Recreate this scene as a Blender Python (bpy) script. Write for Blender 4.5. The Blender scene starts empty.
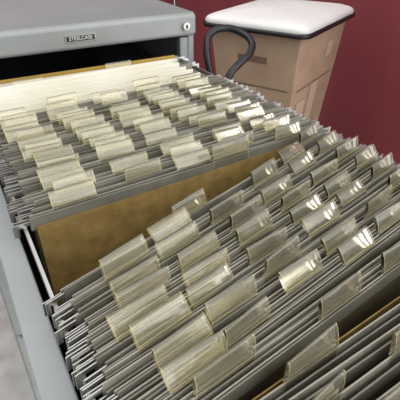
import bpy, bmesh, math, random
from mathutils import Vector, Matrix
random.seed(23)
S=0.24; ZC=1.49
R=random.uniform
def W(p): return Vector((p[0]*S,p[1]*S,ZC+p[2]*S))
def lin(h):
    h=h.lstrip('#'); c=[int(h[i:i+2],16)/255 for i in (0,2,4)]
    return tuple([(x/12.92 if x<=.04045 else ((x+.055)/1.055)**2.4) for x in c])+(1,)
def mat(name,col,rough=.6,metal=0,col2=None,scale=20,bump=0,spec=.5,stretch=None,detail=4):
    m=bpy.data.materials.new(name); m.use_nodes=True; nt=m.node_tree; b=nt.nodes['Principled BSDF']
    b.inputs['Roughness'].default_value=rough; b.inputs['Metallic'].default_value=metal
    b.inputs['Specular IOR Level'].default_value=spec
    b.inputs['Base Color'].default_value=lin(col)
    if col2:
        tc=nt.nodes.new('ShaderNodeTexCoord'); mp=nt.nodes.new('ShaderNodeMapping'); nz=nt.nodes.new('ShaderNodeTexNoise')
        nz.inputs['Scale'].default_value=scale; nz.inputs['Detail'].default_value=detail
        if stretch: mp.inputs['Scale'].default_value=stretch
        cr=nt.nodes.new('ShaderNodeValToRGB'); cr.color_ramp.elements[0].color=lin(col); cr.color_ramp.elements[1].color=lin(col2)
        cr.color_ramp.elements[0].position=.35; cr.color_ramp.elements[1].position=.65
        nt.links.new(tc.outputs['Object'],mp.inputs[0]); nt.links.new(mp.outputs[0],nz.inputs[0])
        nt.links.new(nz.outputs[0],cr.inputs[0]); nt.links.new(cr.outputs[0],b.inputs['Base Color'])
        if bump:
            bp=nt.nodes.new('ShaderNodeBump'); bp.inputs['Strength'].default_value=bump; bp.inputs['Distance'].default_value=.01
            nt.links.new(nz.outputs[0],bp.inputs['Height']); nt.links.new(bp.outputs[0],b.inputs['Normal'])
    return m
M={}
M['paint']=mat('cabinet_paint','#929593',.42,.1,'#9b9e9c',12)
M['top']=mat('cabinet_top_paint','#838887',.45,.1,'#8e9291',6)
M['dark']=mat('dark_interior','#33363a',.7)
M['rail']=mat('drawer_paint','#8a8f90',.4,.1,'#979b9b',10)
M['chrome']=mat('bright_metal','#c4c3be',.3,.9)
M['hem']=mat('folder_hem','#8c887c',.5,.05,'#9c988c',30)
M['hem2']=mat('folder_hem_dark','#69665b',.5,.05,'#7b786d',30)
M['kraft']=mat('kraft_board','#785f2e',.75,0,'#8b723c',60,.25,detail=6)
M['kraftd']=mat('kraft_board_shaded','#4a432f',.75,0,'#5a5139',25,.1)  # darker kraft for packed sheets: shade between folders put into the colour
M['cream']=mat('manila_paper','#e6e1d0',.7,0,'#efebde',8)
M['yellow']=mat('yellow_folder','#a98a3e',.7,0,'#b8994a',10)
M['white']=mat('white_plastic','#dfdedb',.45,0,'#ebeae7',5)
M['card']=mat('cardboard','#a58971',.8,0,'#b59a82',9,.1)
M['card2']=mat('cardboard_dark','#745d4b',.8)
M['tape']=mat('packing_tape','#c8b59d',.35)
M['black']=mat('black_rubber','#141416',.4)
M['label']=mat('label_plate','#3a3d3e',.4,.5)
M['red']=mat('red_wall_paint','#863c42',.6,0,'#93484d',2,.05,stretch=(1,1,.4))
M['floor']=mat('concrete','#a2a3a0',.7,0,'#bcbcb8',9,.3,detail=8)
def clear(name,col,f,rough):
    m=bpy.data.materials.new(name); m.use_nodes=True; nt=m.node_tree; nt.nodes.remove(nt.nodes['Principled BSDF']); out=nt.nodes['Material Output']
    df=nt.nodes.new('ShaderNodeBsdfDiffuse'); df.inputs[0].default_value=lin(col)
    tl=nt.nodes.new('ShaderNodeBsdfTranslucent'); tl.inputs[0].default_value=lin(col)
    ad=nt.nodes.new('ShaderNodeMixShader'); ad.inputs[0].default_value=.35
    tr=nt.nodes.new('ShaderNodeBsdfTransparent'); tr.inputs[0].default_value=(.985,.975,.92,1)
    mx=nt.nodes.new('ShaderNodeMixShader'); mx.inputs[0].default_value=f
    gl=nt.nodes.new('ShaderNodeBsdfGlossy'); gl.inputs['Roughness'].default_value=rough; gl.inputs[0].default_value=(1,.98,.93,1)
    fr=nt.nodes.new('ShaderNodeLayerWeight'); fr.inputs[0].default_value=.36
    m2=nt.nodes.new('ShaderNodeMixShader'); L=nt.links.new
    L(df.outputs[0],ad.inputs[1]); L(tl.outputs[0],ad.inputs[2]); L(tr.outputs[0],mx.inputs[1]); L(ad.outputs[0],mx.inputs[2])
    L(fr.outputs['Fresnel'],m2.inputs[0]); L(mx.outputs[0],m2.inputs[1]); L(gl.outputs[0],m2.inputs[2]); L(m2.outputs[0],out.inputs[0])
    return m
M['clear']=clear('clear_tab_plastic','#f0ebcf',.15,.11)
M['rim']=clear('tab_aged_edge','#ddd29a',.6,.15)

class MB:
    def __init__(s,name,mats):
        s.name=name; s.v=[]; s.f=[]; s.m=[]; s.mats=mats
    def quadgrid(s,P,mi,closeu=False):
        b=len(s.v); nr=len(P); nc=len(P[0])
        for r in P: s.v+= [W(p) for p in r]
        for i in range(nr-1):
            for j in range(nc if closeu else nc-1):
                k=(j+1)%nc
                s.f.append((b+i*nc+j,b+i*nc+k,b+(i+1)*nc+k,b+(i+1)*nc+j)); s.m.append(mi)
        return b
    def box(s,x0,x1,y0,y1,z0,z1,mi=0):
        s.prism([(x0,y0),(x1,y0),(x1,y1),(x0,y1)],z0,z1,mi)
    def prism(s,pts,z0,z1,mi=0,pts2=None):
        pts2=pts2 or pts; b=len(s.v); n=len(pts)
        s.v+=[W((p[0],p[1],z0)) for p in pts]+[W((p[0],p[1],z1)) for p in pts2]
        s.f.append(tuple(b+i for i in reversed(range(n)))); s.m.append(mi)
        s.f.append(tuple(b+n+i for i in range(n))); s.m.append(mi)
        for i in range(n):
            j=(i+1)%n; s.f.append((b+i,b+j,b+n+j,b+n+i)); s.m.append(mi)
    def build(s,parent=None,bevel=0,smooth=False,seg=2):
        me=bpy.data.meshes.new(s.name); me.from_pydata([tuple(v) for v in s.v],[],s.f)
        for k in s.mats: me.materials.append(M[k])
        me.polygons.foreach_set('material_index',s.m); 
        if smooth: me.polygons.foreach_set('use_smooth',[True]*len(s.f))
        bm=bmesh.new(); bm.from_mesh(me); bmesh.ops.recalc_face_normals(bm,faces=bm.faces); bm.to_mesh(me); bm.free()
        o=bpy.data.objects.new(s.name,me); bpy.context.collection.objects.link(o)
        if bevel:
            bv=o.modifiers.new('b','BEVEL'); bv.width=bevel*S; bv.segments=seg; bv.limit_method='ANGLE'
        if parent: o.parent=parent
        return o
def tube(name,pts,r,matk,parent=None,cyc=False):
    cu=bpy.data.curves.new(name,'CURVE'); cu.dimensions='3D'; cu.bevel_depth=r*S; cu.bevel_resolution=5; cu.use_fill_caps=True
    sp=cu.splines.new('BEZIER'); sp.bezier_points.add(len(pts)-1)
    for bp,p in zip(sp.bezier_points,pts):
        bp.co=W(p); bp.handle_left_type=bp.handle_right_type='AUTO'
    sp.use_cyclic_u=cyc; cu.materials.append(M[matk])
    o=bpy.data.objects.new(name,cu); bpy.context.collection.objects.link(o)
    if parent: o.parent=parent
    return o
def empty(name):
    e=bpy.data.objects.new(name,None); bpy.context.collection.objects.link(e); return e

# ---------- room
FZ=-6.2
f=MB('floor',['floor']); f.box(-14,6.2,-8,12,FZ-.2,FZ); f.build()
w=MB('wall_right',['red'])
y=1.2;prof=[]
while y<12:
    prof+=[(5.85,y),(5.85,y+1.6),(5.83,y+1.66),(5.83,y+1.9),(5.85,y+1.96)]; y+=2.9
pts=prof+[(6.1,prof[-1][1]),(6.1,1.2)]
w.prism(pts,FZ,4.5); w.build()
w=MB('wall_back',['red']); w.box(-14,5.7,11.6,11.9,FZ,4.5); w.build()

# ---------- cabinet
CX0,CX1,CY0,CY1=-.12,1.97,3.6,6.5
cab=empty('filing_cabinet')
c=MB('cabinet_body',['paint','top','dark','rail'])
c.box(CX0,CX1,CY0+.02,CY1,-.75,-.70,1)
c.box(CX0,CX0+.06,CY0+.03,CY1,FZ+.02,-.75); c.box(CX1-.06,CX1,CY0+.03,CY1,FZ+.02,-.75)
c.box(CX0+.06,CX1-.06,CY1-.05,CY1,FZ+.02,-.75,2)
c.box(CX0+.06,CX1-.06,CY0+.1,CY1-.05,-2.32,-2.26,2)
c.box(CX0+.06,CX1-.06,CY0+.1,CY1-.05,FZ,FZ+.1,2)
c.box(CX0+.06,CX0+.14,CY0+.03,CY0+.1,FZ+.02,-.9,3); c.box(CX1-.14,CX1-.06,CY0+.03,CY0+.1,FZ+.02,-.9,3)
c.build(cab,.012)
c=MB('top_lip',['paint']); c.box(CX0,CX1,CY0-.02,CY0+.05,-.885,-.705); c.build(cab,.03,seg=4)
c=MB('inner_slide_channel',['dark','chrome'])
c.box(CX0+.08,CX1-.08,CY0+.1,CY1-.1,-.86,-.8,0)
c.box(CX1-.13,CX1-.08,CY0-.3,CY1-.2,-1.35,-1.25,1); c.box(CX0+.03,CX0+.08,CY0-.3,CY1-.2,-1.35,-1.25,1)
c.build(cab)
for i in range(3):
    zt=-2.27-i*1.31
    d=MB('closed_drawer_front',['paint','chrome']); d.box(CX0+.02,CX1-.02,CY0-.06,CY0+.02,zt-1.26,zt); 
    d.box(.75,1.1,CY0-.12,CY0-.06,zt-.45,zt-.38,1); d.build(cab,.02)
c=MB('label_plate',['chrome','label']); c.box(.83,1.07,CY0-.028,CY0-.02,-.825,-.77,0); c.box(.84,1.06,CY0-.031,CY0-.028,-.817,-.778,1); c.build(cab)
t=bpy.data.curves.new('label_text','FONT'); t.body='STEELCASE'; t.size=.038*S; t.align_x='CENTER'; t.align_y='CENTER'; t.extrude=.0003; t.materials.append(M['white'])
to=bpy.data.objects.new('label_text',t); bpy.context.collection.objects.link(to); to.location=W((.95,CY0-.032,-.797)); to.rotation_euler=(math.pi/2,0,0); to.parent=cab
lk=MB('lock_cylinder',['chrome','black'])
def disc(mb,cx,cz,y0,y1,r,mi):
    n=20; ring=lambda yy,rr:[(cx+rr*math.cos(a*2*math.pi/n),yy,cz+rr*math.sin(a*2*math.pi/n)) for a in range(n)]
    mb.quadgrid([ring(y1,.001),ring(y1,r),ring(y0,r),ring(y0-.001,r*.7),ring(y0-.001,.001)],mi,True)
disc(lk,1.86,-.80,CY0-.05,CY0-.02,.032,0); lk.box(1.853,1.867,CY0-.056,CY0-.051,-.815,-.785,1); lk.build(cab)

# ---------- open drawer
d=MB('drawer_tray',['rail','dark','chrome'])
for x0,x1,fx0,fx1 in ((.0,.03,-.015,.075),(1.83,1.86,1.785,1.875)):
    d.box(x0,x1,.2,3.55,-2.15,-1.13,0); d.box(fx0,fx1,.2,3.55,-1.13,-1.10,0)
d.box(.03,1.83,.2,3.55,-2.15,-2.12,1); d.box(.0,1.86,3.5,3.55,-2.12,-1.06,0)
d.build(cab,.006)
d=MB('drawer_front',['paint','chrome']); d.box(-.1,1.95,.05,.2,-2.2,-.98,0); d.box(.7,1.15,-.03,.05,-1.5,-1.42,1); d.build(cab,.03)
d=MB('hanging_rails',['chrome']); d.box(.095,.107,.2,3.5,-1.075,-1.04); d.box(1.765,1.777,.2,3.5,-1.075,-1.04); 
d.box(.03,.107,.2,.22,-1.1,-1.04);d.box(1.765,1.83,.2,.22,-1.1,-1.04);d.box(.03,.107,3.48,3.5,-1.1,-1.04);d.box(1.765,1.83,3.48,3.5,-1.1,-1.04)
d.build(cab)

# ---------- hanging folders
fo=MB('hanging_file_folders',['hem','hem2','kraft','cream','yellow','chrome','kraftd'])
tb=MB('plastic_index_tabs',['clear','rim'])
def frame(p0,p1):
    a=Vector(p0);b=Vector(p1);d=(b-a); L=d.length; d/=L; n=Vector((-d.y,d.x)); return a,b,d,n,L
def strip(p0,p1,zt,zb,th,mi,bow=0,lean=0,s0=0,s1=1,n0off=0,droop=0,seg=12):
    a,b,d,n,L=frame(p0,p1); rows=[]
    for k in range(seg+1):
        s=s0+(s1-s0)*k/seg; q=a+d*L*s
        off=bow*math.sin(math.pi*s)+n0off; zz=-droop*math.sin(math.pi*s)
        h=th/2
        T=q+n*off; B=q+n*(off+lean)
        rows.append([(T.x-n.x*h,T.y-n.y*h,zt+zz),(T.x+n.x*h,T.y+n.y*h,zt+zz),(B.x+n.x*h,B.y+n.y*h,zb),(B.x-n.x*h,B.y-n.y*h,zb)])
    st=fo.quadgrid(rows,mi,True); e=len(fo.v)-4
    fo.f+=[(st,st+1,st+2,st+3),(e+3,e+2,e+1,e)]; fo.m+=[mi,mi]
def tab(p0,p1,s,zt,bow,wid=.2,lean=.35,ht=.088,skew=0):
    a,b,d,n,L=frame(p0,p1); c=a+d*(L*s)+n*(bow*math.sin(math.pi*s))
    prof=[(-.004,-.03),(-.004,-.005),(-.006,ht*.15),(-.008,ht*.35),(-.009,ht*.55),(-.008,ht*.78),(-.005,ht*.96),(-.002,ht),(.003,ht*.96),(.004,ht*.8),(.004,ht*.45),(.004,ht*.2),(.004,-.004),(.004,-.02)]
    def P(pf,u):
        nn,zz=pf
        l=lean+skew*u/wid
        if zz>0: nn,zz=nn*math.cos(l)+zz*math.sin(l), zz*math.cos(l)-nn*math.sin(l)
        q=c+d*u+n*nn; return (q.x,q.y,zt+zz)
    hw=wid/2; e=.003
    tb.quadgrid([[P(pf,u) for pf in prof] for u in (-hw+e,-hw*.3,hw*.3,hw-e)],0)
    tb.quadgrid([[P(pf,u) for pf in prof] for u in (-hw,-hw+e)],1)
    tb.quadgrid([[P(pf,u) for pf in prof] for u in (hw-e,hw)],1)
    tb.quadgrid([[P((-.0075,.008),u),P((-.0085,.012),u)] for u in (-hw,hw)],1)
def hung(p0,p1,mi=0,bow=0,zt=-1,lean=0,body=6,rod=True):
    strip(p0,p1,zt,zt-.055,.005,mi,bow,0,.012,.988)
    strip(p0,p1,zt-.05,-1.98+R(0,.02),.003,body,bow,lean,.02,.98)
    if rod:
        for s0,s1 in ((-.028,.014),(.986,1.028)):
            strip(p0,p1,zt-.012,zt-.028,.004,5,0,0,s0,s1,seg=1)
        strip(p0,p1,zt-.028,zt-.065,.004,5,0,0,-.028,-.019,seg=1); strip(p0,p1,zt-.028,zt-.065,.004,5,0,0,1.019,1.028,seg=1)
XL,XR=.125,1.735
def pack(n,l0,r0,l1,r1,slots,lean0,bowa,tablean,tht=.075,tw=.2,clump=.35):
    wl=[1+R(-clump,clump*1.6) for _ in range(n-1)]; wr=[1+R(-clump,clump*1.6) for _ in range(n-1)]
    sl,sr=sum(wl),sum(wr); al=ar=0
    for i in range(n):
        yl=l0+(l1-l0)*al/sl; yr=r0+(r1-r0)*ar/sr
        if i<n-1: al+=wl[i]; ar+=wr[i]
        gap=abs(l1-l0)/(n-1)*R(.35,.5); gr=abs(r1-r0)/(n-1)*R(.35,.5)
        jx=R(-.016,.016)
        for k in range(2):
            q0=(XL+jx+R(-.005,.005),yl-k*gap); q1=(XR+jx+R(-.005,.005),yr-k*gr)
            zt=-1+R(-.012,.01); bow=bowa+R(-.003,.003)
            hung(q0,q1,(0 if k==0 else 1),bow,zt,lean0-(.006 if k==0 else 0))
            for s in slots(i,k):
                tab(q0,q1,s+R(-.016,.016),zt,bow,tw*R(.95,1.04),tablean+R(-.35,.4),tht*R(.9,1.1),R(-.3,.3))
sl5=[.91,.75,.59,.43,.27,.13]
def fs(i,k):
    if i==0: return (.37,.90) if k==0 else ()
    if k==0: return (sl5[i%6],sl5[(i+3)%6])
    return ()
pack(21,1.13,1.67,.60,.93,fs,0,-.008,.45,.072,.188)
pack(3,.575,.86,.535,.80,lambda i,k:(.47,.67) if i==2 and k==0 else ((.2,) if i==1 and k==0 else ()),0,0,.3,.08,.2)
def bs(i,k):
    if k: return ()
    c=(.11,.47,.83) if i%2 else (.29,.65)
    dx=-.04+.08*i/28
    return [s+dx*.6 for s in c if random.random()<.88]
pack(30,2.66,2.84,1.60,1.715,bs,0,.0,.5,.068,.185,.25)
# kraft-faced folder closing the back pack, and its tab
hung((.1,1.555),(1.735,1.685),1,-.01,-.985,-.04)
tab((.1,1.555),(1.735,1.685),.60,-.985,-.01,.21,.2,.088)
strip((.14,1.545),(1.70,1.675),-1.02,-1.97,.004,2,-.012,-.10)
# nearest group
strip((.14,.495),(1.70,.67),-1.02,-1.97,.004,2,0,.0)
pack(6,.48,.64,.24,.34,lambda i,k:{0:(.34,),1:(.62,),2:(.25,.5),3:(.8,),4:(.36,)}.get(i,()) if k==0 else (),0,0,.25,.085,.2)
# rear manila / white papers and last folders
for i in range(6):
    y=2.80+i*.055
    strip((.17,y-.02),(1.66-.03*i,y+.06),-1.0+.014*i+R(-.008,.008),-1.95,.006,3,.01,-.03-.02*i,0,1)
hung((XL,3.14),(XR,3.2),0,0,-1,-.02); hung((XL,3.22),(XR,3.26),1,0,-1,-.02)
tab((XL,3.14),(XR,3.2),.2,-1,0,.2,.3,.075); tab((XL,3.22),(XR,3.26),.62,-1,0,.2,.3,.075)
strip((.2,3.36),(1.65,3.38),-.97,-1.95,.006,4,0,-.03); strip((.18,3.33),(1.66,3.35),-.99,-1.95,.006,3,0,-.03)
hung((XL,3.44),(XR,3.45),0,0,-1,0)
fobj=fo.build()
tb.build(fobj,smooth=True)

# ---------- cardboard box on a stack beside the cabinet
ang=math.radians(27); U=Vector((math.cos(ang),math.sin(ang))); V=Vector((-U.y,U.x)); N=Vector((3.56,4.0))
def quad(o,lu,lv,ins=0):
    q=[o+U*ins+V*ins,o+U*(lu-ins)+V*ins,o+U*(lu-ins)+V*(lv-ins),o+U*ins+V*(lv-ins)]; return [(p.x,p.y) for p in q]
LU,LV=1.62,1.27; BH=1.9
bx=MB('cardboard_box',['card','card2','tape'])
bx.prism(quad(N,LU,LV,.2),-1.13-BH,-1.13,0,quad(N,LU,LV,0.02))
det=bx.build(None,.01)
tp=MB('box_seams_and_tape',['card2','tape'])
def onleft(a0,a1,z0,z1,mi,off=.006):
    def P(a,z):
        k=.02+.18*((-1.13-z)/BH); q=N+V*a+U*(k-off); return (q.x,q.y,z)
    tp.quadgrid([[P(a0,z0),P(a0,z1)],[P(a1,z0),P(a1,z1)]],mi)
def onfront(a0,a1,z0,z1,mi,off=.006):
    def P(a,z):
        k=.02+.18*((-1.13-z)/BH); q=N+U*a+V*(k-off); return (q.x,q.y,z)
    tp.quadgrid([[P(a0,z0),P(a0,z1)],[P(a1,z0),P(a1,z1)]],mi)
onleft(.45,.85,-1.54,-1.46,0); onleft(.15,1.12,-1.85,-1.835,0); onfront(.2,1.42,-1.88,-1.865,0)
onleft(.58,.68,-2.6,-1.86,1); onfront(.7,.95,-2.5,-1.89,1); onfront(.3,.6,-2.25,-2.05,1); onfront(1.0,1.2,-1.6,-1.4,1)
tp.build(det)
ld=MB('white_lid',['white','black'])
def rr(o,lu,lv,ins,r,n=6):
    out=[]
    for cu,cv,a0 in ((lu-ins-r,lv-ins-r,0),(ins+r,lv-ins-r,90),(ins+r,ins+r,180),(lu-ins-r,ins+r,270)):
        for k in range(n+1):
            a=math.radians(a0+90*k/n); q=o+U*(cu+r*math.cos(a))+V*(cv+r*math.sin(a)); out.append((q.x,q.y))
    return out
prof=[(-.03,-1.18,1),(-.08,-1.17,1),(-.085,-1.125,1),(-.06,-1.12,0),(-.065,-1.09,0),(-.045,-1.06,0),(-.01,-1.04,0),(.05,-1.02,0),(.12,-1.01,0),(.3,-.985,0),(.5,-.97,0),(.6,-.968,0),(.634,-.968,0)]
rings=[[(x,y,z) for x,y in rr(N,LU,LV,i,.14 if i<.4 else (.02 if i<.62 else .0005))] for i,z,_ in prof]
ld.quadgrid(rings[:4],1,True); ld.quadgrid(rings[3:],0,True)
ld.build(det,smooth=True)
zb=-1.13-BH
for z0,z1 in ((-4.6,zb-.005),(-6.2,-4.605)):
    b2=MB('cardboard_box',['card']); b2.prism(quad(N,LU,LV,.05),z0,z1); b2.build(None,.01)

# ---------- hand truck with black loop handle
ct=empty('hand_truck')
tube('loop_handle',[(2.05,3.45,-1.25),(2.06,3.56,-1.0),(2.14,3.63,-.9),(2.3,3.63,-.87),(2.42,3.53,-.91),(2.44,3.42,-.96),(2.37,3.32,-1.02),(2.24,3.26,-1.07),(2.1,3.22,-1.15),(2.03,3.22,-1.3)],.032,'black',ct)
tube('upright_rear',[(2.05,3.45,-1.25),(2.05,3.45,-3),(2.05,3.45,-6.0)],.03,'black',ct)
tube('upright_front',[(2.03,3.22,-1.3),(2.03,3.2,-3),(2.03,3.2,-6.0)],.03,'black',ct)
pl=MB('toe_plate',['black']); pl.box(2.0,2.9,3.1,3.55,-6.05,-6.0); pl.build(ct)
for yy in (3.14,3.51):
    wh=MB('wheel',['black']); disc(wh,2.12,-6.06,yy-.04,yy+.04,.135,0); wh.build(ct)

# ---------- light
wd=bpy.data.worlds.new('World'); bpy.context.scene.world=wd; wd.use_nodes=True; nt=wd.node_tree
bg=nt.nodes['Background']; bg.inputs[1].default_value=.86
tc=nt.nodes.new('ShaderNodeTexCoord')
def lobe(vec,stops):
    vm=nt.nodes.new('ShaderNodeVectorMath'); vm.operation='DOT_PRODUCT'; vm.inputs[1].default_value=Vector(vec).normalized()
    cr=nt.nodes.new('ShaderNodeValToRGB'); el=cr.color_ramp.elements
    el[0].position=stops[0][0]; el[0].color=stops[0][1]; el[1].position=stops[1][0]; el[1].color=stops[1][1]
    for p,c in stops[2:]:
        e=el.new(p); e.color=c
    nt.links.new(tc.outputs['Generated'],vm.inputs[0]); nt.links.new(vm.outputs['Value'],cr.inputs[0]); return cr
a=lobe((-.45,.45,.77),[(0,(.66,.67,.68,1)),(.92,(1.75,1.77,1.78,1)),(.6,(.95,.96,.97,1))])
b=lobe((.5,-.76,.42),[(.70,(0,0,0,1)),(.84,(2.6,2.6,2.6,1))])  # added bright sky patch behind the camera, shaped to give the tabs glints
ad=nt.nodes.new('ShaderNodeMixRGB'); ad.blend_type='ADD'; ad.inputs[0].default_value=1
nt.links.new(a.outputs[0],ad.inputs[1]); nt.links.new(b.outputs[0],ad.inputs[2]); nt.links.new(ad.outputs[0],bg.inputs[0])
s=bpy.data.lights.new('daylight','SUN'); s.energy=.7; s.angle=math.radians(20); s.color=(1,.98,.95)
so=bpy.data.objects.new('daylight',s); bpy.context.collection.objects.link(so)
so.rotation_euler=(Vector((.35,.1,-.9))).to_track_quat('-Z','Y').to_euler()
# ---------- camera
cm=bpy.data.cameras.new('camera'); cm.lens=40.5; cm.sensor_width=36; cm.clip_start=.01
co=bpy.data.objects.new('camera',cm); bpy.context.collection.objects.link(co)
X=Vector((.8727,-.4882,0)).normalized(); Z=Vector((-.4125,-.7372,.5351)); Z=(Z-X*Z.dot(X)).normalized(); Y=Z.cross(X)
mw=Matrix(((X.x,Y.x,Z.x,0),(X.y,Y.y,Z.y,0),(X.z,Y.z,Z.z,ZC),(0,0,0,1))); co.matrix_world=mw
bpy.context.scene.camera=co
bpy.context.scene.view_settings.view_transform='Standard'
